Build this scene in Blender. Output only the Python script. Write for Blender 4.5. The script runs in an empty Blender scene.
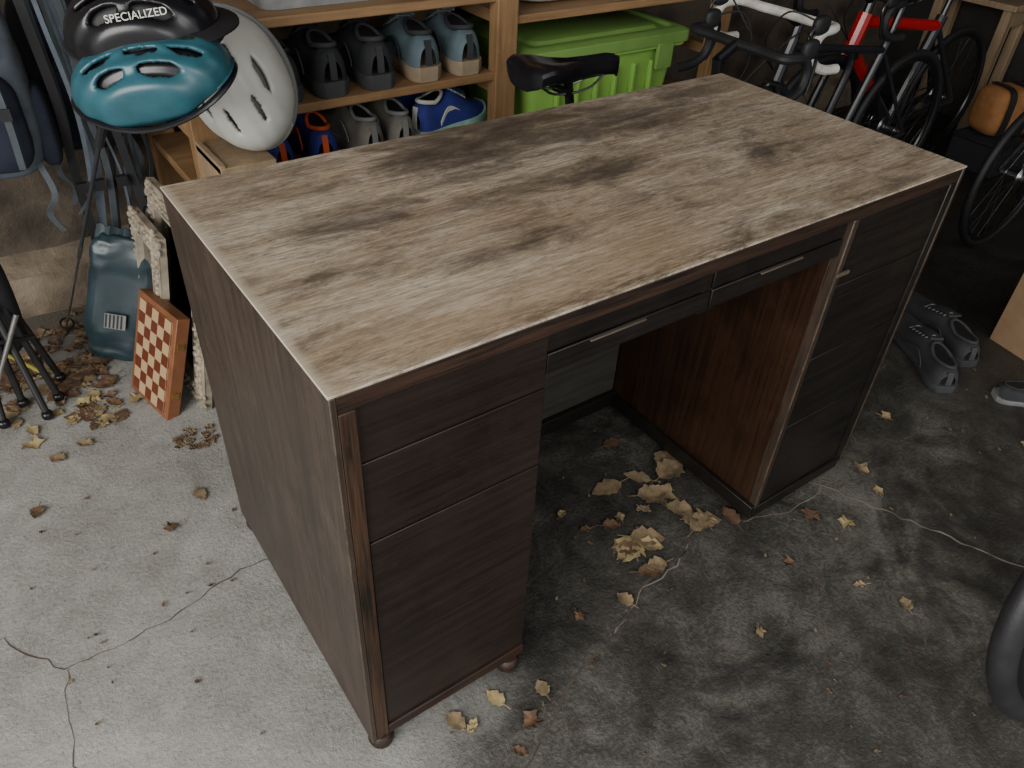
import bpy, math, random
from mathutils import Vector, Matrix, Euler, noise as mnoise
random.seed(7)
COL=bpy.context.scene.collection
# ------------------------------------------------------------------ materials
class NT:
    def __init__(s,name):
        s.m=bpy.data.materials.new(name); s.m.use_nodes=True; s.t=s.m.node_tree; s.n=s.t.nodes; s.l=s.t.links
        s.b=s.n['Principled BSDF']; s.tc=s.n.new('ShaderNodeTexCoord')
    def link(s,a,b): s.l.new(a,b)
    def mapping(s,scale=(1,1,1),loc=(0,0,0)):
        k=s.n.new('ShaderNodeMapping'); k.inputs['Scale'].default_value=scale; k.inputs['Location'].default_value=loc
        s.link(s.tc.outputs['Object'],k.inputs[0]); return k.outputs[0]
    def noise(s,vec,scale=5,detail=4,rough=.55,dist=0):
        k=s.n.new('ShaderNodeTexNoise'); s.link(vec,k.inputs['Vector']); k.inputs['Scale'].default_value=scale
        k.inputs['Detail'].default_value=detail; k.inputs['Roughness'].default_value=rough; k.inputs['Distortion'].default_value=dist
        return k.outputs['Fac']
    def wave(s,vec,scale,dist,detail,dscale,rough=.6):
        k=s.n.new('ShaderNodeTexWave'); k.wave_type='BANDS'; k.bands_direction='Y'; s.link(vec,k.inputs['Vector'])
        k.inputs['Scale'].default_value=scale; k.inputs['Distortion'].default_value=dist; k.inputs['Detail'].default_value=detail
        k.inputs['Detail Scale'].default_value=dscale; k.inputs['Detail Roughness'].default_value=rough; return k.outputs['Fac']
    def ramp(s,f,stops):
        k=s.n.new('ShaderNodeValToRGB'); s.link(f,k.inputs[0]); e=k.color_ramp.elements
        while len(e)<len(stops): e.new(0.5)
        for el,(p,c) in zip(e,stops):
            el.position=p; el.color=(c,c,c,1) if isinstance(c,(int,float)) else (*c,1)
        return k.outputs[0]
    def mix(s,f,a,b,mode='MIX'):
        k=s.n.new('ShaderNodeMix'); k.data_type='RGBA'; k.blend_type=mode
        for i,v in ((0,f),(6,a),(7,b)):
            if isinstance(v,(int,float)): k.inputs[i].default_value=v if i==0 else (v,v,v,1)
            elif isinstance(v,tuple): k.inputs[i].default_value=(*v,1)
            else: s.link(v,k.inputs[i])
        return k.outputs[2]
    def math(s,op,a,b=0.0,clamp=False):
        k=s.n.new('ShaderNodeMath'); k.operation=op; k.use_clamp=clamp
        for i,v in ((0,a),(1,b)):
            if isinstance(v,(int,float)): k.inputs[i].default_value=v
            else: s.link(v,k.inputs[i])
        return k.outputs[0]
    def bump(s,h,strength=.3,dist=.002):
        k=s.n.new('ShaderNodeBump'); k.inputs['Strength'].default_value=strength; k.inputs['Distance'].default_value=dist
        s.link(h,k.inputs['Height']); s.link(k.outputs[0],s.b.inputs['Normal'])
    def xyz(s):
        k=s.n.new('ShaderNodeSeparateXYZ'); s.link(s.tc.outputs['Object'],k.inputs[0]); return k.outputs
    def ell(s,X,Y,cx,cy,rx,ry):
        a=s.math('DIVIDE',s.math('SUBTRACT',X,cx),rx); b=s.math('DIVIDE',s.math('SUBTRACT',Y,cy),ry)
        d=s.math('ADD',s.math('MULTIPLY',a,a),s.math('MULTIPLY',b,b))
        return s.math('SUBTRACT',1.0,d,clamp=True)
    def edge(s,r=.004):
        k=s.n.new('ShaderNodeBevel'); k.samples=4; k.inputs['Radius'].default_value=r
        g=s.n.new('ShaderNodeNewGeometry'); d=s.n.new('ShaderNodeVectorMath'); d.operation='DOT_PRODUCT'
        s.link(k.outputs[0],d.inputs[0]); s.link(g.outputs['Normal'],d.inputs[1])
        return s.ramp(d.outputs['Value'],[(0.80,1.0),(0.985,0.0)])
    def out(s,col,rough=.6,metal=0):
        if isinstance(col,tuple): s.b.inputs['Base Color'].default_value=(*col,1)
        else: s.link(col,s.b.inputs['Base Color'])
        if isinstance(rough,(int,float)): s.b.inputs['Roughness'].default_value=rough
        else: s.link(rough,s.b.inputs['Roughness'])
        s.b.inputs['Metallic'].default_value=metal
        return s.m
def simple(name,c,rough=.6,metal=0,var=.25,scale=20,bump=.15,bs=120):
    t=NT(name); n=t.noise(t.mapping(),scale,4); d=tuple(x*(1-var) for x in c); l=tuple(min(1,x*(1+var)) for x in c)
    t.out(t.ramp(n,[(.3,d),(.7,l)]),rough,metal)
    if bump: t.bump(t.noise(t.mapping(),bs,3),bump,.001)
    return t.m
def wood(name,dark,light,axis=0,rough=.55,wear=None,gs=1.0,wr=.004,wlow=.45,wf=.75,scuff=0,gw=.34):
    t=NT(name); sc=[34*gs]*3; sc[axis]=1.5*gs
    g=t.noise(t.mapping(tuple(sc)),1.5,6,.7,.9); sc2=[150*gs]*3; sc2[axis]=5*gs
    f=t.noise(t.mapping(tuple(sc2)),1,3,.6)
    big=t.noise(t.mapping((1,1,1),(3,1,2)),4,5,.65)
    k=t.math('ADD',t.math('MULTIPLY',g,gw),t.math('ADD',t.math('MULTIPLY',f,.28),t.math('MULTIPLY',big,.72-gw)))
    c=t.ramp(k,[(.38,dark),(.61,light)])
    if scuff:
        sn=t.ramp(t.noise(t.mapping((1,1,1),(9,2,5)),7,8,.8),[(.50,0.0),(.68,scuff)])
        c=t.mix(sn,c,tuple(min(1,x*1.9+.005) for x in light))
    if wear:
        e=t.math('MULTIPLY',t.edge(wr),t.ramp(t.noise(t.mapping((1,1,1)),14,4,.7),[(wlow,0.0),(wlow+.12,wf)]))
        c=t.mix(e,c,wear)
    t.out(c,t.ramp(k,[(.3,rough-.1),(.7,rough+.12)])); t.bump(k,.3,.0015); return t.m

M={}
M['black']=simple('black_rubber',(.010,.010,.011),.6)
M['tyre']=simple('tyre_rubber',(.022,.021,.023),.5,bump=.4,bs=200)
M['blackgloss']=simple('black_gloss',(.008,.008,.010),.28,bump=0)
M['darkfab']=simple('dark_fabric',(.013,.014,.017),.9,bump=.5,bs=400)
M['greyfab']=simple('grey_blue_fabric',(.085,.105,.13),.85,bump=.4,bs=300)
M['navy']=simple('navy_fabric',(.010,.015,.030),.85,bump=.4,bs=300)
M['strap']=simple('strap_webbing',(.06,.073,.082),.8,bump=.4,bs=500)
M['metal']=simple('steel',(.5,.5,.5),.3,1.0,bump=0)
M['spoke']=simple('spoke_steel',(.16,.16,.16),.4,1.0,bump=0)
M['white']=simple('white_plastic',(.60,.60,.54),.4,bump=0,var=.05)
M['cream']=simple('helmet_white_liner',(.16,.165,.16),.6,bump=0,var=.1)
M['teal']=simple('teal_shell',(.022,.090,.115),.32,bump=0,var=.15)
M['tealbag']=simple('teal_package',(.014,.030,.037),.35,bump=.4,bs=25,var=.25)
M['red']=simple('red_paint',(.45,.010,.012),.25,bump=0,var=.05)
M['whitetape']=simple('white_bar_tape',(.58,.56,.51),.7)
M['green']=simple('lime_tote_plastic',(.24,.46,.085),.4,bump=0,var=.07)
M['greenlid']=simple('lime_tote_lid',(.17,.31,.075),.4,bump=0,var=.07)
M['card']=simple('cardboard',(.26,.165,.09),.85,var=.12)
M['orange']=simple('orange_fabric',(.32,.14,.045),.8)
M['yellow']=simple('yellow_plastic',(.45,.4,.08),.5)
M['pine']=wood('pine_shelf',(.16,.085,.036),(.31,.185,.085),0,.6)
M['pinev']=wood('pine_post',(.16,.085,.036),(.33,.20,.09),2,.6)
M['ply']=wood('plywood',(.20,.135,.08),(.33,.24,.14),2,.7,gs=.6)
M['carved']=simple('carved_plaster_frame',(.30,.255,.19),.8,var=.4,bump=.6,bs=60)
M['glassdk']=simple('mirror_glass',(.35,.38,.38),.08,1.0,bump=0,var=.05)
M['grey']=simple('grey_plastic',(.22,.23,.23),.5)
WEAR=(.32,.26,.19)
M['deskface']=wood('desk_drawer_walnut',(.0070,.0042,.0032),(.022,.0125,.0088),0,.42,scuff=.22)
M['deskblack']=wood('desk_black_stain',(.0040,.0034,.0029),(.013,.0098,.0078),0,.36,wear=(.30,.23,.16),wr=.002,wlow=.57,scuff=.25)
M['deskside']=wood('desk_side_walnut',(.015,.0100,.0072),(.055,.037,.026),2,.42,wear=WEAR,wlow=.40,wr=.0025,scuff=.32,gw=.42)
M['deskstile']=wood('desk_oak_stile',(.004,.003,.002),(.070,.033,.016),2,.5,gs=2.2,gw=.5)
M['deskrail']=wood('desk_oak_rail',(.003,.0022,.0018),(.046,.021,.011),0,.5,gs=2.0,gw=.5)
M['deskworn']=wood('desk_worn_stile',(.009,.006,.004),(.05,.030,.018),2,.55,gs=1.5,wear=(.36,.27,.18),wlow=.40,wr=.003,wf=.9)
M['deskinner']=wood('desk_inner_mahogany',(.008,.0042,.0028),(.037,.0165,.0080),2,.34,scuff=.25)
M['deskback']=wood('desk_back_panel',(.028,.026,.021),(.062,.057,.046),0,.55)
M['slot']=simple('pull_dull_brass',(.08,.063,.043),.6)
def top_mat():
    t=NT('desk_sanded_top'); X,Y,Z=t.xyz()
    warp=t.noise(t.mapping((1.6,6,1)),1.6,5,.65,.5)
    wv=t.wave(t.mapping((.16,1,1)),30,16,6,1.1,.72)
    g=t.noise(t.mapping((8,125,1)),1.0,6,.78,2.6)
    g2=t.noise(t.mapping((26,190,1),(2,7,0)),1.0,4,.8,1.8)
    g3=t.noise(t.mapping((3.5,48,1),(6,1,0)),1.0,5,.7,1.6)
    blot=t.noise(t.mapping((2.6,6.5,1),(.3,.2,0)),1.7,7,.74,.5)
    blot2=t.noise(t.mapping((8,28,1),(5,2,0)),1.3,7,.85,.7)
    c=t.ramp(warp,[(.36,(.36,.275,.180)),(.5,(.47,.385,.275)),(.62,(.58,.505,.395))])
    c=t.mix(t.ramp(wv,[(.0,.34),(.30,.12),(.60,.0)]),c,(.16,.105,.065))
    c=t.mix(t.ramp(g3,[(.38,.50),(.50,.0)]),c,(.21,.145,.092))
    c=t.mix(t.ramp(g,[(.36,.80),(.46,.25),(.53,.0)]),c,(.15,.102,.064))
    c=t.mix(t.ramp(g2,[(.36,.75),(.47,.0)]),c,(.13,.088,.056))
    c=t.mix(t.ramp(g,[(.54,.0),(.64,.5)]),c,(.68,.61,.50))
    m=None
    for e in ((.52,.48,.26,.08),(.82,.47,.28,.06),(.70,.56,.42,.05),(1.04,.54,.2,.07),(.20,.36,.14,.06),(.55,.32,.25,.05),(.95,.22,.22,.05),(.12,.22,.10,.05),(.36,.16,.16,.04)):
        k=t.ell(X,Y,*e); m=k if m is None else t.math('MAXIMUM',m,k)
    m2=t.math('ADD',t.math('MULTIPLY',m,.060),t.math('MULTIPLY',t.ell(X,Y,.62,.50,.55,.16),.055))
    dk=t.math('ADD',m2,t.math('ADD',t.math('MULTIPLY',blot,.42),t.math('ADD',t.math('MULTIPLY',blot2,.32),t.math('MULTIPLY',g,.26))))
    c=t.mix(t.ramp(dk,[(.500,0.0),(.545,.40),(.595,.75),(.66,.94)]),c,(.045,.033,.026))
    ed=t.math('SUBTRACT',1.0,t.math('DIVIDE',Y,.045),clamp=True)
    ex=t.ell(X,Y,.42,.0,.36,.5)
    f=t.math('MULTIPLY',t.math('MULTIPLY',ed,ex),t.ramp(t.noise(t.mapping((12,70,1)),1.5,5,.8),[(.42,.0),(.60,1.5)]),clamp=True)
    c=t.mix(f,c,(.060,.032,.020))
    c=t.mix(t.math('MULTIPLY',t.ell(X,Y,.28,.06,.42,.11),.22),c,(.42,.30,.175))
    le=t.math('SUBTRACT',1.0,t.math('DIVIDE',X,.013),clamp=True)
    fe=t.math('MULTIPLY',t.math('SUBTRACT',1.0,t.math('DIVIDE',Y,.010),clamp=True),t.ramp(blot2,[(.42,1.0),(.55,.2)]))
    c=t.mix(t.math('MULTIPLY',t.math('MAXIMUM',le,fe),.75),c,(.55,.48,.38))
    t.out(c,t.ramp(dk,[(.45,.64),(.7,.45)])); t.bump(t.math('ADD',g2,g),.45,.0010); return t.m
M['desktop']=top_mat()
def floor_mat():
    t=NT('stained_shaded_concrete'); X,Y,Z=t.xyz()
    n1=t.noise(t.mapping(),1.3,6,.65,.3); n2=t.noise(t.mapping(),7,8,.8,.3); n3=t.noise(t.mapping(),130,4,.75); n4=t.noise(t.mapping((1,1,1),(4,9,0)),2.6,7,.7,1.0)
    k=t.math('ADD',t.math('MULTIPLY',n1,.38),t.math('ADD',t.math('MULTIPLY',n2,.38),t.math('MULTIPLY',n3,.24)))
    lightc=t.ramp(k,[(.38,(.165,.158,.14)),(.5,(.29,.283,.26)),(.62,(.42,.41,.38))])
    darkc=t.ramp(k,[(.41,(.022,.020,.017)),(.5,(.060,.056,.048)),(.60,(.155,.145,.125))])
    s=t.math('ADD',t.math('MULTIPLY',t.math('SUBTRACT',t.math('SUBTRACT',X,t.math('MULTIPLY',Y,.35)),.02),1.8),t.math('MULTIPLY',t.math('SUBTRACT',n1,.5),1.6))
    f=t.ramp(s,[(.0,0.0),(.45,1.0)])  # concrete stain toward +X, with some light falloff painted into the tone
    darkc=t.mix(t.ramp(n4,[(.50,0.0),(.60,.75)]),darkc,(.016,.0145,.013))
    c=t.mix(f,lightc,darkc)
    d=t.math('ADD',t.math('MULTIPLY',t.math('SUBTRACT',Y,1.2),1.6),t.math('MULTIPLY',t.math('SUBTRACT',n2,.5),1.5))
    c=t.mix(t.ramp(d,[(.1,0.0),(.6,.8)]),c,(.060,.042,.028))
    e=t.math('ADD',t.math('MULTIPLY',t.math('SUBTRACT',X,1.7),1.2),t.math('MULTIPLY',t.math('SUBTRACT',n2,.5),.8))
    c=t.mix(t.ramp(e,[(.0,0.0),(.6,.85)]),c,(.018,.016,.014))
    sp=t.ramp(n3,[(.30,.5),(.40,0.0)]); c=t.mix(sp,c,(.05,.048,.045))
    t.out(c,t.ramp(t.math('ADD',n2,t.math('MULTIPLY',f,-.25)),[(.2,.40),(.55,.85)]))
    t.bump(t.math('ADD',n3,t.math('MULTIPLY',n2,1.4)),.55,.006); return t.m
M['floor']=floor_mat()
def wall_mat(name,c1,c2,sc=6):
    t=NT(name); v=t.n.new('ShaderNodeTexVoronoi'); t.link(t.mapping((1,1,1.5)),v.inputs['Vector']); v.inputs['Scale'].default_value=sc
    n=t.noise(t.mapping(),14,6,.7)
    k=t.math('ADD',t.math('MULTIPLY',v.outputs['Distance'],.6),t.math('MULTIPLY',n,.6))
    t.out(t.ramp(k,[(.3,c1),(.75,c2)]),.9); t.bump(k,.8,.02); return t.m
M['stone']=wall_mat('rubble_stone_wall',(.018,.014,.010),(.10,.077,.055))
M['plast']=wall_mat('dark_plaster',(.010,.009,.008),(.026,.024,.021),3)
M['curb']=wall_mat('foundation_curb',(.10,.075,.05),(.24,.19,.135),9)
M['ceil']=simple('ceiling_boards',(.12,.10,.08),.9)

class MB:
    def __init__(s): s.v=[]; s.f=[]; s.mi=[]; s.mats=[]
    def m(s,k):
        k=M[k]
        if k not in s.mats: s.mats.append(k)
        return s.mats.index(k)
    def add(s,vs,fs,mat):
        o=len(s.v); i=s.m(mat); s.v+=[tuple(x) for x in vs]
        for f in fs: s.f.append([a+o for a in f]); s.mi.append(i)
    def box(s,x0,x1,y0,y1,z0,z1,mat,T=None):
        vs=[Vector((x,y,z)) for x in (x0,x1) for y in (y0,y1) for z in (z0,z1)]
        if T: vs=[T@v for v in vs]
        s.add(vs,[(0,1,3,2),(4,6,7,5),(0,4,5,1),(2,3,7,6),(0,2,6,4),(1,5,7,3)],mat)
    def loft(s,rings,mat,closed=True,caps=True):
        n=len(rings[0]); vs=[p for r in rings for p in r]; fs=[]
        for i in range(len(rings)-1):
            for j in range(n if closed else n-1):
                k=(j+1)%n; fs.append((i*n+j,i*n+k,(i+1)*n+k,(i+1)*n+j))
        if caps: fs.append(tuple(range(n))[::-1]); fs.append(tuple((len(rings)-1)*n+j for j in range(n)))
        s.add(vs,fs,mat)
    def tube(s,pts,r,mat,n=10,r2=None):
        pts=[Vector(p) for p in pts]; rings=[]; a=None
        for i,p in enumerate(pts):
            d=(pts[min(i+1,len(pts)-1)]-pts[max(i-1,0)]).normalized()
            if a is None: a=d.orthogonal().normalized()
            a=(a-d*a.dot(d)); a=a.normalized() if a.length>1e-6 else d.orthogonal().normalized()
            b=d.cross(a); rr=r if r2 is None else r+(r2-r)*i/(len(pts)-1)
            rings.append([p+(a*math.cos(t)+b*math.sin(t))*rr for t in [2*math.pi*k/n for k in range(n)]])
        s.loft(rings,mat)
    def torus(s,c,ax,R,r,mat,N=48,n=10,flat=1.0):
        ax=Vector(ax).normalized(); u=ax.orthogonal().normalized(); w=ax.cross(u); c=Vector(c); vs=[];fs=[]
        for i in range(N):
            t=2*math.pi*i/N; d=u*math.cos(t)+w*math.sin(t)
            for j in range(n):
                q=2*math.pi*j/n; vs.append(c+d*(R+r*math.cos(q))+ax*r*flat*math.sin(q))
        for i in range(N):
            for j in range(n): fs.append((i*n+j,((i+1)%N)*n+j,((i+1)%N)*n+(j+1)%n,i*n+(j+1)%n))
        s.add(vs,fs,mat)
    def sell(s,c,r,mat,e=.5,N=28,K=16,T=None):
        sg=lambda v,p: math.copysign(abs(v)**p,v); vs=[];fs=[]
        for i in range(K+1):
            la=-math.pi/2+math.pi*i/K
            for j in range(N):
                lo=2*math.pi*j/N
                v=Vector((c[0]+r[0]*sg(math.cos(la),e)*sg(math.cos(lo),e),c[1]+r[1]*sg(math.cos(la),e)*sg(math.sin(lo),e),c[2]+r[2]*sg(math.sin(la),e)))
                vs.append(T(v) if T else v)
        for i in range(K):
            for j in range(N): k=(j+1)%N; fs.append((i*N+j,i*N+k,(i+1)*N+k,(i+1)*N+j))
        s.add(vs,fs,mat)
    def ribbon(s,pts,side,w,th,mat):
        pts=[Vector(p) for p in pts]; side=Vector(side).normalized(); rings=[]
        for i,p in enumerate(pts):
            d=(pts[min(i+1,len(pts)-1)]-pts[max(i-1,0)]).normalized(); n=d.cross(side).normalized()
            rings.append([p+side*w/2+n*th/2,p-side*w/2+n*th/2,p-side*w/2-n*th/2,p+side*w/2-n*th/2])
        s.loft(rings,mat)
    def obj(s,name,loc=(0,0,0),rot=(0,0,0),scale=1,parent=None,bevel=0,smooth=True,sub=0,ang=35):
        me=bpy.data.meshes.new(name); me.from_pydata(s.v,[],s.f)
        for m in s.mats: me.materials.append(m)
        for p,i in zip(me.polygons,s.mi): p.material_index=i; p.use_smooth=smooth
        me.update()
        import bmesh
        bm=bmesh.new(); bm.from_mesh(me); bmesh.ops.remove_doubles(bm,verts=bm.verts,dist=1e-6); bmesh.ops.recalc_face_normals(bm,faces=bm.faces); bm.to_mesh(me); bm.free()
        if smooth: me.set_sharp_from_angle(angle=math.radians(ang))
        o=bpy.data.objects.new(name,me); COL.objects.link(o); o.location=loc; o.rotation_euler=rot
        o.scale=(scale,)*3 if isinstance(scale,(int,float)) else scale
        if parent: o.parent=parent
        if bevel:
            b=o.modifiers.new('b','BEVEL'); b.width=bevel; b.segments=2; b.limit_method='ANGLE'
        if sub:
            b=o.modifiers.new('s','SUBSURF'); b.levels=sub; b.render_levels=sub
        return o
def empty(name,loc=(0,0,0),rot=(0,0,0),scale=1):
    e=bpy.data.objects.new(name,None); COL.objects.link(e); e.location=loc; e.rotation_euler=rot
    e.scale=(scale,)*3 if isinstance(scale,(int,float)) else scale; return e
def smoothpath(pts,n=6):
    P=[Vector(p) for p in pts]; P=[2*P[0]-P[1]]+P+[2*P[-1]-P[-2]]; out=[]
    for i in range(1,len(P)-2):
        for k in range(n):
            t=k/n; a,b,c,d=P[i-1:i+3]
            out.append(.5*((2*b)+(c-a)*t+(2*a-5*b+4*c-d)*t*t+(3*b-a-3*c+d)*t**3))
    out.append(P[-2]); return out
def place(o,a,xa,up):
    xa=Vector(xa).normalized(); up=Vector(up); up=(up-xa*up.dot(xa)).normalized(); nn=xa.cross(up)
    o.matrix_world=Matrix((( xa.x,up.x,nn.x,a[0]),(xa.y,up.y,nn.y,a[1]),(xa.z,up.z,nn.z,a[2]),(0,0,0,1)))

# ------------------------------------------------------------------ room
def slab(name,x0,x1,y0,y1,z0,z1,mat):
    b=MB(); b.box(x0,x1,y0,y1,z0,z1,mat); return b.obj(name,smooth=False)
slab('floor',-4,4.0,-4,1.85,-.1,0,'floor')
slab('wall_back',-4,4.0,1.75,1.85,0,2.6,'stone')
slab('wall_right',3.9,4.0,-4,1.75,0,2.6,'plast')
slab('ceiling',-4,4.0,-1.0,1.85,2.6,2.7,'ceil')
b=MB()
rings=[]
for x in [i*.1-2.5 for i in range(62)]:
    w=.02*math.sin(x*7)+.012*math.sin(x*19); rings.append([(x,1.75,0),(x,1.66+w,0),(x,1.675+w,.12+w*.6),(x,1.75,.15+w*.4)])
b.loft(rings,'curb'); b.obj('trim_1')
def crack(b,pts,w):
    out=[]
    for i in range(len(pts)-1):
        a=Vector((*pts[i],0)); c=Vector((*pts[i+1],0)); n=max(3,int((c-a).length/.02)); d=(c-a).normalized(); s=Vector((-d.y,d.x,0))
        for k in range(n):
            out.append(a+(c-a)*k/n+s*random.uniform(-.006,.006))
    out.append(Vector((*pts[-1],0))); L=[];R=[]
    for i,p in enumerate(out):
        d=(out[min(i+1,len(out)-1)]-out[max(i-1,0)]).normalized(); s=Vector((-d.y,d.x,0)); ww=w*random.uniform(.3,1.2)
        L.append(p+s*ww+Vector((0,0,.0008)));R.append(p-s*ww+Vector((0,0,.0008)))
    n=len(out); b.add(L+R,[(i,i+1,n+i+1,n+i) for i in range(n-1)],'x')
M['crackdirt']=simple('crack_dirt',(.07,.055,.04),.95)
M['crackpale']=simple('crack_filler',(.20,.17,.135),.95)
b=MB(); _m=b.m; b.m=lambda k:_m('crackdirt')
crack(b,[(-.9,.62),(-.46,.56),(-.38,.435),(-.2,.44),(-.05,.48),(.02,.47)],.0014)
crack(b,[(-.38,.435),(-.40,.25),(-.3,.0),(-.25,-.3)],.0008)
crack(b,[(.762,.029),(.6,-.0),(.474,-.044),(.33,-.09),(.2075,-.15),(0,-.3)],.0022)
crack(b,[(.762,.029),(1.0,.09),(1.15,-.011)],.0015)
b.obj('floor_cracks',smooth=False)
b=MB(); _m2=b.m; b.m=lambda k:_m2('crackpale')
crack(b,[(1.13,.03),(1.15,-.011),(1.247,-.235),(1.321,-.408),(1.4,-.7)],.0026)
crack(b,[(.762,.029),(.70,.0),(.60,.0),(.50,-.04),(.474,-.044)],.0016)
crack(b,[(1.15,-.02),(1.02,-.03),(.90,.02)],.0012)
b.obj('floor_crack_filler',smooth=False)

# ------------------------------------------------------------------ desk
L,D,H=1.232,.592,.76
desk=empty('writing_desk')
def part(name,x0,x1,y0,y1,z0,z1,mat,bev=.0015):
    b=MB(); b.box(x0,x1,y0,y1,z0,z1,mat); return b.obj(name,parent=desk,bevel=bev)
part('top_board',-.001,L+.001,0,D,.7565,H,'desktop',.0008)
part('top_front_rail',.008,L-.008,.001,.025,.731,.756,'deskrail')
part('top_core',.018,L-.018,.025,D-.01,.735,.7564,'deskface')
part('side_panel_left',0,.008,.0,D,.035,.7564,'deskside',.0012)
part('side_panel_right',L-.008,L,.0,D,.035,.7564,'deskside',.0012)
PW=.297
part('stile_left',.0083,.030,.0005,.02,.035,.7305,'deskstile')
part('ped_l_inner_side',PW-.012,PW,.012,D-.012,.035,.735,'deskinner')
part('ped_l_back',.018,PW,D-.014,D-.003,.035,.735,'deskface')
part('ped_l_bottom_rail',.030,PW+.002,.0,.03,.037,.060,'deskrail')
part('ped_l_bottom',.018,PW,.03,D-.014,.037,.05,'deskface')
for i,(a,c) in enumerate(((.6425,.729),(.5035,.6412),(.062,.5022))):
    part('ped_l_drawer_%d'%(i+1),.0315,PW+.001,.007-.0015*i,.025,a,c,'deskface',.0012)
X0=.918
part('stile_right_inner',X0,X0+.013,.0,.02,.035,.7305,'deskworn')
part('ped_r_inner_side',X0+.001,X0+.014,.02,D-.012,.035,.735,'deskinner')
part('stile_right_outer',L-.030,L-.0083,.0005,.02,.035,.7305,'deskblack')
part('ped_r_back',X0,L-.018,D-.014,D-.003,.035,.735,'deskface')
part('ped_r_bottom_rail',X0,L-.018,-.001,.03,.02,.05,'deskblack')
part('ped_r_bottom',X0+.014,L-.018,.03,D-.014,.035,.05,'deskface')
for i,(a,c) in enumerate(((.60,.729),(.44,.598),(.27,.438),(.052,.268))):
    part('ped_r_drawer_%d'%(i+1),X0+.0135,L-.031,.004,.025,a,c,'deskblack',.0015)
part('catch_plate',X0-.004,X0+.03,-.005,.0,.626,.633,'slot',.001)
for i,(a,c) in enumerate(((PW+.003,.600),(.604,X0-.003))):
    part('apron_drawer_%d'%(i+1),a,c,.010,.028,.697,.729,'deskblack',.0015)
    part('apron_drawer_lip_%d'%(i+1),a,c,.008,.028,.663,.695,'deskblack',.0015)
    mx=.42 if i==0 else .76
    part('apron_pull_%d'%(i+1),mx-.050,mx+.050,.005,.010,.6900,.6928,'slot',.001)
part('apron_box',PW+.001,X0-.001,.028,D-.03,.665,.735,'deskface')
part('apron_divider',.585,.62,.012,.034,.655,.697,'deskblack')
part('kneehole_back',PW,X0,.47,.482,.03,.69,'deskback')
part('kneehole_back_rail',PW,X0,.455,.47,.02,.06,'deskblack')
part('kneehole_side_rail',X0-.012,X0+.001,.0,.47,.02,.055,'deskblack')
part('kneehole_side_rail_l',PW,PW+.012,.02,.47,.02,.055,'deskblack')
b=MB()
for (x,y) in ((.022,.016),(PW-.022,.014),(.022,D-.022),(PW-.03,D-.03),(X0+.03,.03),(L-.03,.03),(X0+.03,D-.03),(L-.03,D-.03)):
    prof=[(.012,0),(.019,.004),(.022,.014),(.020,.023),(.015,.028),(.017,.038)]
    b.loft([[(x+r*math.cos(t),y+r*math.sin(t),z) for t in [2*math.pi*k/16 for k in range(16)]] for r,z in prof],'deskrail')
b.obj('bun_feet',parent=desk)

# ------------------------------------------------------------------ shelf
sh=empty('wooden_shelving_unit')
def spart(name,x0,x1,y0,y1,z0,z1,mat): b=MB(); b.box(x0,x1,y0,y1,z0,z1,mat); b.obj(name,parent=sh,bevel=.003)
for i,x in enumerate((.23,1.04,1.88)):
    spart('post_%d'%i,x-.033,x+.033,1.16,1.20,0,1.7,'pinev'); spart('rear_post_%d'%i,x-.033,x+.033,1.62,1.655,0.0,1.7,'pinev')
    for z in (.30,.44,.60,.78): spart('cleat_%d_%d'%(i,int(z*100)),x-.02,x+.02,1.20,1.62,z-.03,z,'pine')
for i,z in enumerate((.12,.455,.635,.83,1.2)):
    spart('shelf_a_%d'%i,.20,1.01,1.17,1.62,z-.022,z,'pine')
for i,z in enumerate((.12,.31,.77,1.2)):
    spart('shelf_b_%d'%i,1.07,1.85,1.17,1.62,z-.022,z,'pine')

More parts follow.
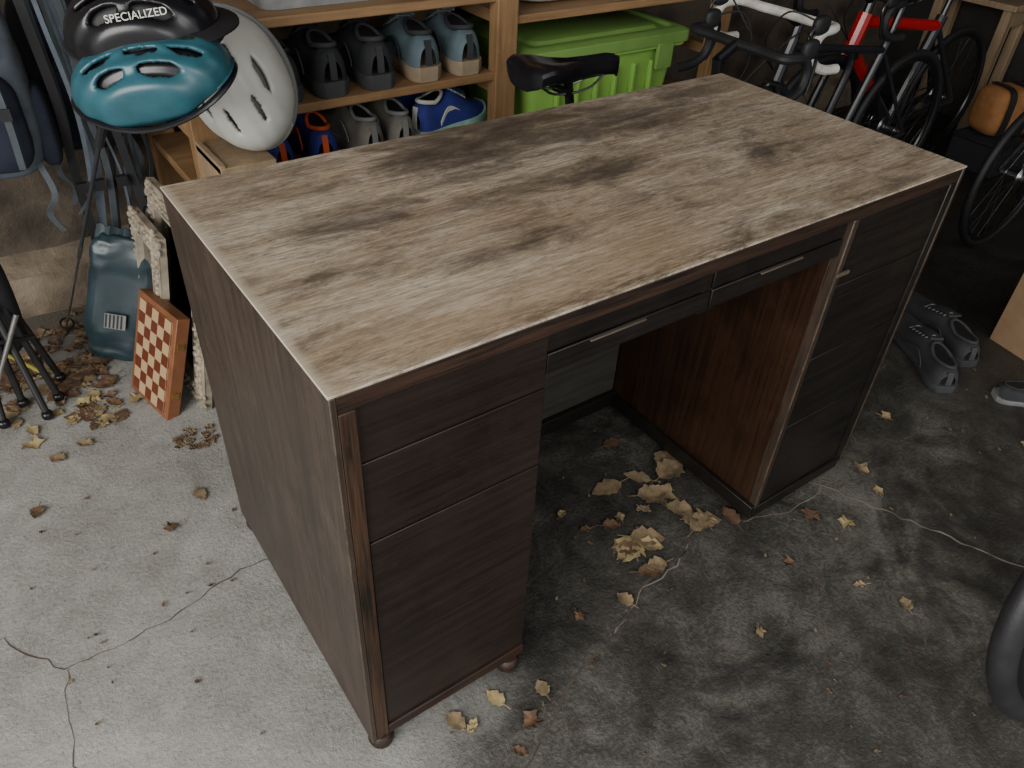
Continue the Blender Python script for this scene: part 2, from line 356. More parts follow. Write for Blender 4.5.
# ------------------------------------------------------------------ shoes
def shoe(name,loc,rz,upper,sole,lace='white',s=1.0,accent=None):
    b=MB(); Ln=.28
    S=[0,.03,.08,.16,.26,.36,.44,.52,.62,.72,.82,.9,.96,1]
    W=[.020,.031,.037,.038,.036,.037,.040,.044,.049,.052,.050,.043,.031,.015]
    Hh=[.062,.076,.082,.076,.070,.080,.092,.084,.070,.058,.052,.047,.041,.03]
    n=18; rings=[]
    for sv,w,h in zip(S,W,Hh):
        cx=.006*math.sin(sv*math.pi*1.2); y=sv*Ln; ring=[]
        for k in range(n+1):
            t=math.pi*k/n; x=w*math.copysign(abs(math.cos(t))**.75,math.cos(t)); z=.02+(h-.02)*math.sin(t)**.62
            x*=1-.22*(z-.02)/.08
            ring.append((cx+x,y,z))
        rings.append(ring)
    b.loft(rings,upper,closed=False,caps=False)
    pts=[]
    for k in range(24):
        t=2*math.pi*k/24; yy=.055+.043*math.sin(t); pts.append((.022*math.cos(t)+.003,yy,.079+.013*max(0,math.sin(t))+.006*max(0,-math.sin(t))))
    b.loft([pts,[(p[0]*.8,.055+(p[1]-.055)*.85,p[2]+.0005) for p in pts]],'black',caps=True)
    b.tube(pts+[pts[0]],.0045,accent or upper,8)
    b.ribbon(smoothpath([(.003,.175,.074),(.003,.145,.090),(.003,.100,.104)]),(1,0,0),.034,.006,upper)
    R=[]
    for z,f in ((0,.94),(.004,1.02),(.018,1.06),(.027,1.03)):
        out=[]
        for sv,w in zip(S,W): out.append((.006*math.sin(sv*math.pi*1.2)+w*f,.5*Ln+(sv-.5)*Ln*(1.0+.03*f),z+(.012*max(0,sv-.85)/.15)))
        for sv,w in reversed(list(zip(S,W))): out.append((.006*math.sin(sv*math.pi*1.2)-w*f,.5*Ln+(sv-.5)*Ln*(1.0+.03*f),z+(.012*max(0,sv-.85)/.15)))
        R.append(out)
    b.loft(R,sole)
    for k in range(6):
        y=.112+.014*k; z=.100-.0062*k
        b.tube([(-.02,y,z-.004),(0.002,y+.003,z+.003),(.024,y,z-.004)],.0022,lace,6)
        if k<5: b.tube([(-.02,y,z-.003),(.024,y+.014,z-.008)],.0018,lace,6)
    if accent:
        for sx in (-1,1): b.ribbon(smoothpath([(sx*.039,.06,.035),(sx*.036,.10,.060),(sx*.044,.15,.04)]),(0,0,1),.010,.003,accent)
        b.ribbon([(0.0,-.003,.03),(0.0,-.002,.055),(0,.004,.074)],(1,0,0),.014,.004,accent)
    return b.obj(name,loc=loc,rot=(0,0,rz),scale=s)
M['sh_blue']=simple('shoe_greyblue',(.085,.125,.14),.85,bump=.4,bs=300)
M['sh_dk']=simple('shoe_charcoal',(.022,.024,.027),.85,bump=.4,bs=300)
M['sh_tr']=simple('shoe_dark_grey_mesh',(.035,.035,.038),.85,bump=.4,bs=300)
M['sh_royal']=simple('shoe_royal_blue',(.02,.03,.20),.8,bump=.4,bs=300)
M['sh_beige']=simple('shoe_beige',(.17,.155,.13),.85,bump=.4,bs=300)
M['mint']=simple('mint_foam',(.30,.5,.42),.6)
M['gum']=simple('gum_sole',(.26,.20,.13),.7)
M['gry']=simple('grey_sole',(.18,.185,.18),.7)
M['dsole']=simple('dark_sole',(.045,.047,.05),.7)
M['redacc']=simple('orange_red_accent',(.55,.08,.02),.6)
z=.636; sz=(1.2,1.15,1.35)
for X,u,so,ac in ((.32,'sh_dk','dsole',None),(.43,'sh_dk','dsole',None),(.55,'sh_dk','dsole','sh_tr'),(.675,'sh_dk','dsole','sh_tr'),(.81,'sh_blue','gum','sh_dk'),(.935,'sh_blue','gum','sh_dk')):
    shoe('sneaker',(X,1.18,z),random.uniform(-.05,.05),u,so,'sh_tr' if u=='sh_dk' else 'gry',sz,ac)
z=.456
for X,u,so,ac,r in ((.40,'sh_royal','redacc','redacc',.1),(.51,'sh_royal','sh_dk','redacc',-.1),(.645,'sh_beige','gry','gry',.05),(.735,'sh_beige','gry','gry',-.05)):
    shoe('running_shoe',(X,1.175,z),r,u,so,'white',(1.05,1.1,1.25),ac)
shoe('running_shoe',(.80,1.24,z),-1.25,'sh_royal','mint','white',(1.05,1.0,1.3),'white')
shoe('running_shoe',(.79,1.37,z),-1.35,'sh_royal','mint','white',(1.05,1.0,1.3),'white')
shoe('trainer',(1.74,.03,0),-.62,'sh_tr','dsole','gry',(1.1,1.25,.85),'dsole')
shoe('trainer',(1.91,.06,0),-.50,'sh_tr','dsole','gry',(1.1,1.25,.85),'dsole')
shoe('slipper',(1.84,-.06,0),-2.3,'sh_dk','gry','sh_dk',(.8,.72,.6),None)

# ------------------------------------------------------------------ tote
b=MB()
def rrect(x0,x1,y0,y1,z,r=.03,n=5):
    o=[]
    for cx,cy,a in ((x1-r,y1-r,0),(x0+r,y1-r,90),(x0+r,y0+r,180),(x1-r,y0+r,270)):
        for k in range(n+1):
            t=math.radians(a+90*k/n); o.append((cx+r*math.cos(t),cy+r*math.sin(t),z))
    return o
b.loft([rrect(.05,.55,.04,.36,0),rrect(.02,.58,.02,.38,.29),rrect(.0,.60,.0,.40,.295),rrect(.0,.60,.0,.40,.315)],'green')
b.loft([rrect(-.008,.608,-.008,.408,.305),rrect(-.008,.608,-.008,.408,.335),rrect(.01,.59,.01,.39,.342),rrect(.03,.57,.03,.37,.342),rrect(.04,.56,.04,.36,.334),rrect(.06,.54,.06,.34,.334),rrect(.07,.53,.07,.33,.342)],'greenlid')
for x in (.1,.5): b.box(x-.03,x+.03,-.012,.0,.24,.31,'greenlid')
for k in range(6): b.box(.12+.07*k,.13+.07*k,.010,.025,.05,.26,'green')
b.obj('storage_tote',loc=(1.115,1.17,.311),bevel=.002,scale=(1.05,1,1.06))
b=MB(); b.loft([rrect(0,.34,0,.3,0),rrect(-.02,.36,-.02,.32,.1),rrect(-.03,.37,-.03,.33,.105),rrect(-.03,.37,-.03,.33,.115)],'grey')
b.obj('plastic_tray',loc=(.42,1.22,.831))
b=MB(); b.sell((0,0,.06),(.2,.14,.06),'white',.45); b.ribbon(smoothpath([(-.1,-.14,.06),(0,-.2,.09),(.1,-.14,.06)]),(0,0,1),.02,.004,'gry'); b.obj('cloth_bag',loc=(1.32,1.35,.771))

# ------------------------------------------------------------------ helmet
VA=((0,.085,((-.62,-.1),(.12,.72))),(.32,.085,((-.7,-.25),(-.1,.3),(.42,.8))),(-.32,.085,((-.7,-.25),(-.1,.3),(.42,.8))),(.66,.10,((-.5,-.12),(.05,.5))),(-.66,.10,((-.5,-.12),(.05,.5))))
VB=((.30,.06,((-.55,-.2),(.15,.55))),(-.30,.06,((-.55,-.2),(.15,.55))),(.64,.06,((-.25,.25),)),(-.64,.06,((-.25,.25),)))
def helmet(name,loc,rot,shell,liner,s=1.0,vis=False,V=VA,straps=True,mat=None,rd=.035):
    N,K=96,36; rx,ry,rz=.145,.105,.125; P=empty(name,loc,rot,s)
    if mat: place(P,*mat)
    def pt(i,j,f=1):
        la=math.pi/2*i/K*1.12; lo=2*math.pi*j/N
        x=math.sin(la)*math.cos(lo); y=math.sin(la)*math.sin(lo); z=math.cos(la)
        z2=z*rz+.018*max(0,x)**2
        if i==K: z2+=0.02*math.cos(2*lo)
        ridge=1+rd*math.cos(y*22)*(1-abs(z)*.2)
        return (x*rx*f,y*ry*f*ridge,z2*f*ridge),(x,y,z)
    vs=[];raw=[]
    for i in range(K+1):
        for j in range(N): a,r=pt(i,j); vs.append(a); raw.append(r)
    fs=[]
    for i in range(K):
        for j in range(N):
            k=(j+1)%N; ids=(i*N+j,(i+1)*N+j,(i+1)*N+k,i*N+k)
            x=sum(raw[q][0] for q in ids)/4; y=sum(raw[q][1] for q in ids)/4; zz=sum(raw[q][2] for q in ids)/4
            hole=False
            if zz>.12:
                for yc,w,segs in V:
                    for a,c in segs:
                        m=(a+c)/2; h=(c-a)/2
                        if ((x-m)/h)**2+((y-yc)/w)**2<1: hole=True
            if not hole: fs.append(ids)
    b=MB(); b.add(vs,fs,shell); o=b.obj('shell',parent=P)
    md=o.modifiers.new('t','SOLIDIFY'); md.thickness=.012; md.offset=-1
    md=o.modifiers.new('sm','SMOOTH'); md.iterations=4; md.factor=.5
    b=MB(); v2=[]
    for i in range(K+1):
        for j in range(N): v2.append(pt(i,j,.86)[0])
    b.add(v2,[(i*N+j,(i+1)*N+j,(i+1)*N+(j+1)%N,i*N+(j+1)%N) for i in range(K) for j in range(N)],liner); o=b.obj('liner',parent=P)
    md=o.modifiers.new('t','SOLIDIFY'); md.thickness=.012; md.offset=-1
    b=MB(); rim=[(rx*1.0*math.cos(t),ry*1.0*math.sin(t),-.022+.02*math.cos(2*t)) for t in [2*math.pi*k/48 for k in range(49)]]
    b.tube(rim,.007,liner,8)
    if straps:
      for sy in (-1,1):
        b.ribbon(smoothpath([(.07,sy*.085,0),(.03,sy*.08,-.05),(.0,sy*.05,-.09),(.0,0,-.10)]),(1,0,0),.010,.002,'black')
        b.ribbon(smoothpath([(-.08,sy*.075,0),(-.02,sy*.075,-.04),(.02,sy*.06,-.07)]),(1,0,0),.010,.002,'black')
    b.torus((-.10,0,-.03),(1,0,.2),.03,.006,'black',24)
    if vis:
        R=[]
        for k in range(17):
            t=-1.0+2.0*k/16; R.append([(rx*math.cos(t)*1.0,ry*math.sin(t)*1.02,.03),(rx*math.cos(t)*1.0+.035*math.cos(t),ry*math.sin(t)*1.1,.018),(rx*math.cos(t)*1.0+.035*math.cos(t),ry*math.sin(t)*1.1,.013),(rx*math.cos(t)*1.0,ry*math.sin(t)*1.02,.022)])
        b.loft(R,liner)
    b.obj('straps',parent=P); return P
helmet('bicycle_helmet',(.085,.874,.822),(math.radians(14),math.radians(-10),math.radians(-28)),'teal','blackgloss',(.96,.92,.66))
P=helmet('bicycle_helmet',(.100,.93,.885),(math.radians(8),math.radians(-4),math.radians(-25)),'blackgloss','black',(.90,.90,.75),True,straps=False)
helmet('bicycle_helmet',(0,0,0),(0,0,0),'white','cream',.95,False,V=VB,straps=False,mat=((.285,1.065,.745),(.30,-.25,-.85),(.85,-.35,.2)),rd=.012)
tc=bpy.data.curves.new('label','FONT'); tc.body='SPECIALIZED'; tc.size=.017; tc.extrude=.0006; tc.align_x='CENTER'; tc.materials.append(M['white'])
to=bpy.data.objects.new('label',tc); COL.objects.link(to)
ctr=Vector((.100,.93,.893)); dr=Vector((-.26,-.9,.40)).normalized()
place(to,ctr+dr*.106,(.95,-.30,.12),(.0,.35,.9))
bpy.context.view_layer.update()
mw=to.matrix_world.copy(); to.parent=P; to.matrix_parent_inverse=P.matrix_world.inverted(); to.matrix_world=mw

b=MB()
for k in range(5): b.box(0,.012,0,.16,.0+.122*k,.118+.122*k,'ply')
b.box(.0,.12,0,.012,0,.585,'ply'); b.box(.0,.12,.148,.16,0,.585,'ply'); b.box(.108,.12,.012,.148,0,.585,'ply'); b.box(.012,.108,.012,.148,.0,.012,'ply'); b.box(0,.12,-.001,.161,.585,.60,'ply')
b.obj('plywood_crate',loc=(.195,.98,0),bevel=.0015)
b=MB()
p=Vector((-.002,.90,.775)); q=Vector((-.16,1.52,.005))
d=(q-p); b.tube([p,p+d*.10],.008,'black',10); b.tube([p+d*.10,p+d*.55],.004,'darkfab'); b.tube([p+d*.5,p+d*.55],.0055,'metal'); b.tube([p+d*.55,q],.0032,'metal')
b.torus(p+d*.95,d,.016,.003,'black',20)
b.obj('trekking_pole')

# ------------------------------------------------------------------ bicycles
def wheel(b,c,R,w,spokes=24,rim='blackgloss',ax=(0,1,0),tm='black'):
    c=Vector(c); b.torus(c,ax,R-w,w,tm,72,12); b.torus(c,ax,R-2.3*w,w*.75,rim,64,8,.9)
    a=Vector(ax); u=a.orthogonal().normalized(); v=a.cross(u)
    for k in range(spokes):
        t=2*math.pi*k/spokes; d=u*math.cos(t)+v*math.sin(t); t2=t+.35*(1 if k%4<2 else -1); d2=u*math.cos(t2)+v*math.sin(t2)
        b.tube([c+d2*.02+a*(.025 if k%2 else -.025),c+d*(R-2.6*w)],.0011,'spoke',5)
    b.tube([c-a*.05,c+a*.05],.012,'metal'); b.torus(c+a*.025,ax,.018,.004,'spoke',20,6); b.torus(c-a*.025,ax,.018,.004,'spoke',20,6)
def saddle(b,c,mat='blackgloss',q=1.0):
    Lr=[];c=Vector(c)
    for s,w,zt in ((0,.045,.0),(.03,.066,.006),(.10,.072,.012),(.2,.068,.010),(.35,.048,.003),(.5,.030,.0),(.7,.021,.0),(.88,.019,0),(.97,.014,-.004),(1,.006,-.010)):
        x=-.13+.27*s; ring=[]
        for k in range(16):
            t=2*math.pi*k/16; cy=math.cos(t); sz=math.sin(t)
            y=w*math.copysign(abs(cy)**.7,cy); zz=zt+(.012 if sz>0 else .030)*math.copysign(abs(sz)**.6,sz)
            if sz>0: zz-=.006*(abs(cy)<.35)
            else: zz=max(zz,zt-.032)
            ring.append(c+Vector((x,y,zz))*q)
        Lr.append(ring)
    b.loft(Lr,mat)
    for sy in (-1,1): b.tube(smoothpath([c+Vector((-.10,sy*.03,-.02))*q,c+Vector((-.05,sy*.022,-.045))*q,c+Vector((.04,sy*.022,-.045))*q,c+Vector((.11,sy*.008,-.015))*q]),.0035,'metal',8)
    b.tube([c+Vector((-.02,-.03,-.045))*q,c+Vector((-.02,.03,-.045))*q],.012,'blackgloss')
def bicycle(name,loc,rot,scale,frame,tape,fork=None,drop=True,rim='blackgloss',th=1.0,sad=1.0,low=None,top=None):
    P=empty(name,loc,rot,scale); fork=fork or frame; low=low or frame; top=top or frame
    b=MB(); wheel(b,(-.42,0,.33),.33,.016,rim=rim); wheel(b,(.60,0,.33),.33,.016,rim=rim); b.obj('wheels',parent=P)
    b=MB(); BB=(0,0,.27);ST=(-.17,0,.73);HT=(.43,0,.80);HB=(.47,0,.66)
    mid=tuple(a+(c-a)*.55 for a,c in zip(HB,BB))
    b.tube([BB,ST],.016*th,low); b.tube([(-.155,0,.69),(.438,0,.77)],.015*th,top); b.tube([BB,mid],.020*th,low); b.tube([mid,HB],.020*th,top); b.tube([HT,HB],.02*th,top)
    for s in (-1,1):
        b.tube([(-.15,s*.015,.68),(-.42,s*.06,.33)],.008*th,low); b.tube([(0,s*.03,.27),(-.42,s*.06,.33)],.010*th,low)
        b.tube(smoothpath([(.475,s*.02,.645),(.51,s*.045,.58),(.60,s*.052,.33)]),.011*th,fork)
    b.tube([(-.03,-.03,.27),(-.03,.03,.27)],.01,frame); b.tube([(.47,-.045,.645),(.47,.045,.645)],.014,fork)
    b.obj('frame',parent=P)
    b=MB(); b.tube([ST,(-.20,0,.86)],.0135,'blackgloss'); saddle(b,(-.20,0,.905),'blackgloss',sad); b.obj('saddle_and_post',parent=P)
    b=MB(); b.tube([HT,(.42,0,.85)],.018,'blackgloss'); b.tube([(.42,0,.845),(.50,0,.885)],.016,'blackgloss')
    for s in (-1,1):
        if drop:
            b.tube(smoothpath([(.50,0,.885),(.505,s*.10,.885),(.50,s*.185,.885),(.53,s*.205,.885),(.585,s*.208,.878),(.61,s*.21,.84),(.595,s*.213,.79),(.54,s*.215,.765),(.47,s*.218,.76)]),.0155,tape)
            b.sell((.60,s*.208,.905),(.035,.017,.030),'black',.7); b.tube(smoothpath([(.62,s*.208,.92),(.645,s*.208,.87),(.63,s*.215,.80),(.615,s*.22,.77)]),.006,'blackgloss')
            b.tube(smoothpath([(.61,s*.205,.915),(.66,s*.12,.93),(.62,s*.03,.82),(.5,0,.70)]),.003,'black',6)
        else:
            b.tube(smoothpath([(.50,0,.885),(.49,s*.15,.90),(.46,s*.31,.90)]),.012,'blackgloss'); b.tube([(.475,s*.21,.90),(.455,s*.33,.90)],.017,tape)
            b.tube(smoothpath([(.49,s*.19,.89),(.54,s*.2,.87),(.53,s*.28,.87)]),.006,'metal')
            b.tube(smoothpath([(.5,s*.17,.9),(.62,s*.12,.93),(.6,s*.02,.82),(.48,0,.70)]),.003,'black',6)
    b.obj('handlebar',parent=P)
    b=MB(); b.torus((0,-.05,.27),(0,1,0),.085,.004,'blackgloss',40,6); b.torus((0,-.045,.27),(0,1,0),.06,.004,'metal',40,6)
    for k in range(5): t=k*1.257; b.tube([(0,-.05,.27),(.083*math.cos(t),-.05,.27+.083*math.sin(t))],.006,'blackgloss',6)
    b.tube([(0,-.06,.27),(.12,-.065,.15)],.009,'blackgloss'); b.tube([(0,.06,.27),(-.12,.065,.39)],.009,'blackgloss')
    b.box(.09,.16,-.15,-.075,.14,.165,'black'); b.box(-.16,-.09,.075,.15,.38,.40,'black')
    for r in (.02,.028,.036,.044): b.torus((-.42,-.035-.2*(.044-r),.33),(0,1,0),r,.002,'metal',24,5)
    b.tube([(0,-.05,.355),(-.42,-.042,.375)],.004,'black',6); b.tube([(0,-.05,.185),(-.38,-.045,.24)],.004,'black',6)
    b.tube([(-.42,-.05,.31),(-.38,-.05,.23)],.008,'blackgloss'); b.obj('drivetrain',parent=P)
    return P
M['bikegrey']=simple('dark_bike_paint',(.016,.017,.020),.3,bump=0)
bicycle('bicycle',(1.11,.79,0),(0,0,0.0),(.80,.80,.84),'blackgloss','black',sad=1.3)
bicycle('bicycle',(2.27,.90,0),(0,0,math.pi),.86,'bikegrey','whitetape')
bicycle('bicycle',(2.84,1.04,0),(0,0,math.pi),(.86,.80,.84),'bikegrey','black',th=1.6,top='red')
bicycle('bicycle',(3.02,.45,0),(0,0,0),.80,'bikegrey','black',drop=False,th=1.3)
P=empty('bicycle_wheel',(1.075,-.555,.243),(math.radians(-14),0,math.radians(-12)))
b=MB(); wheel(b,(0,0,0),.25,.022,spokes=20,tm='tyre'); b.obj('wheel',parent=P)
b=MB(); b.tube([(0,.045,0),(.12,.045,.22)],.01,'blackgloss'); b.tube([(0,-.045,0),(.12,-.045,.22)],.01,'blackgloss'); b.tube([(.12,-.055,.22),(.12,.055,.22)],.012,'blackgloss'); b.obj('fork',parent=P)

# ------------------------------------------------------------------ backpacks
def backpack(name,loc,rz,body,pocket,s=1,tilt=0):
    b=MB()
    def cr(v): return v+mnoise.noise_vector(v*14)*.008
    b.sell((0,0,.24),(.14,.085,.24),body,.55,48,30,T=cr); b.sell((0,-.075,.17),(.11,.04,.13),pocket,.5,36,20,T=cr); b.sell((0,-.07,.37),(.10,.035,.06),pocket,.5,36,16,T=cr)
    for sx in (-1,1):
        b.sell((sx*.14,0,.13),(.03,.055,.11),pocket,.6)
        b.ribbon(smoothpath([(sx*.05,.08,.46),(sx*.08,.10,.38),(sx*.09,.10,.22),(sx*.12,.06,.06)]),(1,0,0),.05,.012,body)
        b.ribbon(smoothpath([(sx*.07,-.122,.32),(sx*.075,-.132,.2),(sx*.07,-.126,.06)]),(1,0,0),.016,.003,'strap')
        b.ribbon(smoothpath([(sx*.10,-.05,.06),(sx*.12,-.09,-.03),(sx*.09,-.06,-.10),(sx*.11,-.05,-.16)]),(1,0,0),.016,.003,'strap')
        b.box(sx*.075-.013,sx*.075+.013,-.139,-.125,.19,.22,'black')
    b.tube(smoothpath([(-.07,-.112,.27),(0,-.124,.29),(.07,-.112,.27)]),.003,'black',6)
    b.tube(smoothpath([(-.08,-.108,.39),(0,-.112,.42),(.08,-.108,.39)]),.003,'black',6)
    b.ribbon(smoothpath([(-.03,.02,.47),(0,.02,.52),(.03,.02,.47)]),(0,1,0),.02,.005,'strap')
    return b.obj(name,loc=loc,rot=(tilt,0,rz),scale=s)
backpack('backpack',(-.175,1.46,.48),-.15,'greyfab','navy',.85)
backpack('backpack',(.055,1.60,.46),-.1,'darkfab','navy',.80)
b=MB()
for k in range(12):
    x=-.035+.014*k; y=1.44+.02*math.sin(k*2.1); zb=random.uniform(.18,.42)
    b.ribbon(smoothpath([(x,1.47,.98),(x+.01,y+.01,.80),(x+random.uniform(-.0,.03),y-.01,.62),(x+random.uniform(-.01,.03),y+.01,.45),(x+random.uniform(-.05,.03),y+.0,zb)]),(1,.3*math.sin(k*3),.25*math.sin(k)),random.choice((.006,.010,.015,.020)),.003,random.choice(('strap','darkfab','black','darkfab','greyfab')))
b.box(-.04,.14,1.46,1.48,.96,1.0,'black')
for x in (-.02,.11): b.tube([(x,1.47,.98),(x,1.75,1.0)],.008,'black')
for x in (-.02,.02,.07): b.box(x-.012,x+.012,1.415,1.43,.42,.445,'black')
b.obj('hanging_straps')

b=MB()
top=Vector((-.31,1.36,.44))
for q in ((-.234,1.22,.0),(-.27,1.16,.0),(-.36,1.18,.0),(-.215,1.30,0),(-.42,1.3,0),(-.31,1.24,0)):
    q=Vector(q); b.tube([top+Vector((q.x*.1+.03,0,0)),q+Vector((0,0,.012))],.008,'black'); b.sell(tuple(q+Vector((0,0,.012))),(.013,.013,.012),'blackgloss',.8)
b.tube([(-.38,1.24,.20),(-.235,1.27,.16)],.006,'black'); b.tube([(-.40,1.28,.26),(-.24,1.27,.05)],.005,'yellow'); b.tube([(-.25,1.22,.26),(-.37,1.23,.04)],.006,'metal')
b.sell((-.30,1.33,.26),(.06,.045,.16),'darkfab',.7)
b.obj('folding_camp_chair')

def crumple(v):
    n=mnoise.noise_vector(v*22)*.008+mnoise.noise_vector(v*60)*.004
    return v+n
b=MB(); b.sell((0,0,.17),(.078,.026,.17),'tealbag',.40,60,40,T=crumple)
R=[]
for k in range(14):
    x=-.068+.0105*k; w=.004*math.sin(k*1.7); R.append([(x,w-.012,.325),(x,w+.0,.355+.004*math.sin(k*2.3)),(x,w+.004,.355+.004*math.sin(k*2.3)),(x,w+.012,.325)])
b.loft(R,'tealbag')
b.box(-.03,.02,-.0365,-.0325,.10,.14,'gry')
for k in range(5): b.box(-.028+.009*k,-.024+.009*k,-.0375,-.036,.102,.138,'black')
b.obj('plastic_package',loc=(-.075,1.31,.006),rot=(math.radians(-14),math.radians(14),math.radians(-28)))

def chess_mat():
    t=NT('chess_squares'); k=t.n.new('ShaderNodeTexChecker'); t.link(t.mapping((1,1,1),(0.0001,.0001,.0001)),k.inputs[0]); k.inputs['Scale'].default_value=1/.030
    k.inputs[1].default_value=(.45,.31,.175,1); k.inputs[2].default_value=(.12,.032,.015,1)
    t.out(k.outputs[0],.35); return t.m
M['chess']=chess_mat(); M['chessb']=simple('chess_border',(.20,.080,.035),.4); M['brass']=simple('brass',(.6,.42,.15),.35,1)
P=empty('chess_board'); place(P,(-.078,1.185,.0),(.037,-.185,0),(.095,-.015,.265))
b=MB(); b.box(0,.185,0,.27,-.034,-.002,'chessb'); b.box(.004,.181,.085,.09,-.0365,.0005,'chessb'); b.obj('case',parent=P,bevel=.002)
b=MB(); b.box(0,.150,0,.240,-.002,.0012,'chess'); o=b.obj('squares',parent=P,smooth=False); o.location=(.0175,.015,0)
b=MB(); b.box(.185,.188,.06,.075,-.025,-.01,'brass'); b.box(.185,.188,.19,.205,-.025,-.01,'brass'); b.obj('hinges',parent=P)

def frame(name,w,h,t,mat,inner,seed,amp=1.0):
    R=random.Random(seed); b=MB()
    for x0,x1,y0,y1 in ((0,w,0,t),(0,w,h-t,h),(0,t,t,h-t),(w-t,w,t,h-t)): b.box(x0,x1,y0,y1,0,.018,mat)
    b.box(t,w-t,t,h-t,.0,.006,inner)
    for x0,x1,y0,y1 in ((t-.006,w-t+.006,t-.006,t),(t-.006,w-t+.006,h-t,h-t+.006),(t-.006,t,t,h-t),(w-t,w-t+.006,t,h-t)): b.box(x0,x1,y0,y1,.018,.023,mat)
    if amp:
        per=[]
        n=int(w/.016)
        for k in range(n+1): per+= [(w*k/n,t*.35),(w*k/n,h-t*.35),(w*k/n,t*.75),(w*k/n,h-t*.75)]
        n=int(h/.016)
        for k in range(n+1): per+= [(t*.35,h*k/n),(w-t*.35,h*k/n),(t*.75,h*k/n),(w-t*.75,h*k/n)]
        for (x,y) in per:
            a=R.uniform(.5,1.2); b.sell((x+R.uniform(-.004,.004),y+R.uniform(-.004,.004),.019),(.010*a,.007*R.uniform(.6,1.5),.007*R.uniform(.5,1.3)),mat,.9,8,6)
    return b.obj(name,bevel=.002)
o=frame('ornate_mirror_frame',.34,.47,.055,'carved','glassdk',1); place(o,(.050,1.33,.0),(0.05,-1,0),(.17,0,1))
o=frame('ornate_photo_frame',.20,.40,.045,'carved','glassdk',2,1); place(o,(.010,1.34,.0),(0.05,-1,0),(.17,0,1))

b=MB(); b.box(0,.36,-.34,0,0,.30,'card'); b.box(.0,.36,-.174,-.166,.3005,.302,'gum'); b.box(-.001,.0,-.22,-.12,.13,.17,'gum'); b.obj('cardboard_box',loc=(2.11,.10,0),rot=(0,0,-.20),bevel=.002)
b=MB(); b.sell((0,0,.10),(.13,.085,.10),'orange',.5)
for x in (-.07,.02,.07): b.ribbon(smoothpath([(x,-.088,.02),(x,-.092,.10),(x,-.07,.195),(x,.05,.20)]),(1,0,0),.03,.004,'black')
b.obj('duffel_bag',loc=(3.44,.86,.14),rot=(0,0,-.4))
b=MB(); b.box(-.15,.15,-.11,.11,0,.14,'darkfab'); b.box(-.155,.155,-.115,.115,.12,.138,'black'); b.obj('storage_crate',loc=(3.44,.86,0),bevel=.01)
b=MB(); b.box(0,.22,0,.40,.55,.575,'ply')
for x in (.02,.16):
    for y in (.02,.34): b.box(x,x+.04,y,y+.04,0,.55,'ply')
b.box(.02,.20,.02,.045,.48,.55,'ply'); b.obj('low_bench',loc=(3.66,1.08,0),bevel=.003)

# ------------------------------------------------------------------ leaves
M['leaf1']=simple('leaf_tan',(.20,.145,.08),.8,var=.45,scale=40)
M['leaf2']=simple('leaf_brown',(.11,.062,.033),.85,var=.4,scale=40)
M['leaf3']=simple('leaf_yellow',(.30,.235,.11),.8,var=.35,scale=40)
def leaves(name,spots):
    b=MB()
    for (x,y,s,mt) in spots:
        th=random.uniform(0,6.28); curl=random.uniform(.02,.22); ct,st=math.cos(th),math.sin(th)
        if random.random()<.25 and s>.02:
            n=40; asym=random.uniform(.7,1.05); vs=[(x,y,.004)]; ph=random.uniform(0,6); mid=[];outr=[]
            for i in range(n):
                a=2*math.pi*i/n
                r=s*.55*(.62+.30*(1-abs(math.sin(a*2.5)))**1.1)*(1 if abs(a-math.pi)>.6 else .6)*random.uniform(.9,1.08)
                for f,L_ in ((.5,mid),(1,outr)):
                    px=r*f*math.cos(a); py=r*f*math.sin(a)*asym
                    L_.append((x+px*ct-py*st,y+px*st+py*ct,.003+f*f*(curl*s*.6*(1+math.sin(a*2+ph)))))
            vs+=mid+outr; fs=[(0,1+i,1+(i+1)%n) for i in range(n)]+[(1+i,1+n+i,1+n+(i+1)%n,1+(i+1)%n) for i in range(n)]
            b.add(vs,fs,mt); p=Vector((x-ct*s*.25,y-st*s*.25,.004))
        else:
            n=8; vs=[];w=s*random.uniform(.25,.38)
            for i in range(n+1):
                u=i/n; ww=w*math.sin(math.pi*u**.8)**.8*(1+.15*math.sin(i*2.7))+.0006
                for k in (-1,-.5,0,.5,1):
                    px=(u-.5)*s; py=k*ww; pz=.003+abs(k)*ww*curl*1.5+s*.3*curl*(u-.5)**2*2+.0015*math.sin(i*2+k*3)
                    vs.append((x+px*ct-py*st,y+px*st+py*ct,pz+.001))
            b.add(vs,[(i*5+k,i*5+k+1,(i+1)*5+k+1,(i+1)*5+k) for i in range(n) for k in range(4)],mt); p=Vector(vs[2])
        b.tube([p,p+Vector((-ct*s*.35,-st*s*.35,.002))],.0008,mt,5)
    return b.obj(name)
sp=[]
def cl(cx,cy,r,n,s0,s1,mts):
    for _ in range(n): sp.append((random.gauss(cx,r),random.gauss(cy,r*.7),random.uniform(s0,s1),random.choice(mts)))
cl(.82,.19,.06,8,.05,.085,('leaf1','leaf1','leaf3')); cl(.66,.08,.04,9,.045,.08,('leaf1','leaf2','leaf3')); cl(.84,.07,.04,6,.035,.07,('leaf2','leaf1')); cl(.78,.12,.16,12,.02,.045,('leaf2','leaf1'))
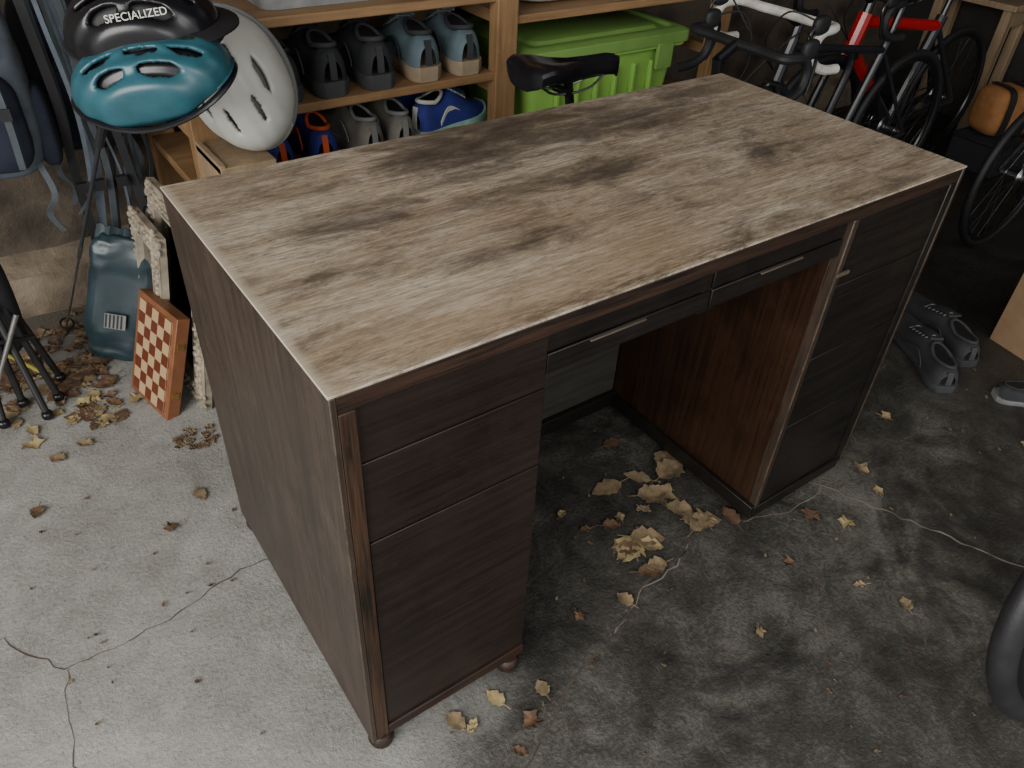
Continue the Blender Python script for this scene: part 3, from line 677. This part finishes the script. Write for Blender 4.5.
for p in ((.83,.36),(1.2,.13),(1.32,.16),(1.05,-.06),(.62,.10),(.30,-.06),(.22,-.03),(.16,-.05),(.25,-.10),(.72,-.2),(.98,-.24),(1.02,-.32),(1.35,-.43),(1.72,-.22),(1.25,-.1),(.55,.0),(.45,.02),(1.5,.05),(.9,-.12),(.06,-.12),(.03,-.16),(-.13,.66),(-.35,.85),(-.05,.72),(-.28,1.0),(-.22,1.02),(-.32,1.08),(.14,-.03),(.2,-.13),(1.95,-.12),(1.40,.10),(1.45,.18),(1.28,-.03),(1.10,-.12)):
    sp.append((p[0],p[1],random.uniform(.028,.052),random.choice(('leaf1','leaf2','leaf3'))))
cl(-.26,1.30,.12,100,.03,.065,('leaf2','leaf1','leaf2')); cl(-.12,1.5,.10,40,.03,.06,('leaf2','leaf1')); cl(-.17,1.14,.07,26,.03,.055,('leaf2','leaf1','leaf3')); cl(.0,.90,.03,30,.010,.026,('leaf1','leaf2'))
for _ in range(300): sp.append((random.uniform(-.4,2.0),random.uniform(-.6,.9),random.uniform(.003,.010),random.choice(('leaf1','leaf2'))))
sp=[q for q in sp if not ((-.03<q[0]<.33 or .9<q[0]<1.26) and -.02<q[1]<.62)]
leaves('fallen_leaves',sp)

# ------------------------------------------------------------------ light
w=bpy.data.worlds.new('w'); bpy.context.scene.world=w; w.use_nodes=True
bg=w.node_tree.nodes['Background']; bg.inputs[0].default_value=(.97,.985,1,1); bg.inputs[1].default_value=.82
def area(name,loc,tgt,sx,sy,e,c):
    l=bpy.data.lights.new(name,'AREA'); l.shape='RECTANGLE'; l.size=sx; l.size_y=sy; l.energy=e; l.color=c
    o=bpy.data.objects.new(name,l); COL.objects.link(o); o.location=loc; o.rotation_euler=(Vector(tgt)-Vector(loc)).to_track_quat('-Z','Y').to_euler()
area('garage_opening_daylight',(-2.6,-.9,1.9),(.3,.4,.4),2.6,1.8,165,(1,.98,.945))
area('front_opening_daylight',(.2,-3.2,2.2),(.6,.5,.5),2.2,1.2,38,(1,.98,.945))
cam=bpy.data.cameras.new('camera'); o=bpy.data.objects.new('camera',cam); COL.objects.link(o); bpy.context.scene.camera=o
o.location=(-.2226,-.6047,1.2817); o.rotation_euler=(.8993,-.0467,-.6143); cam.lens=777.84/1024*36; cam.sensor_width=36; cam.clip_start=.02
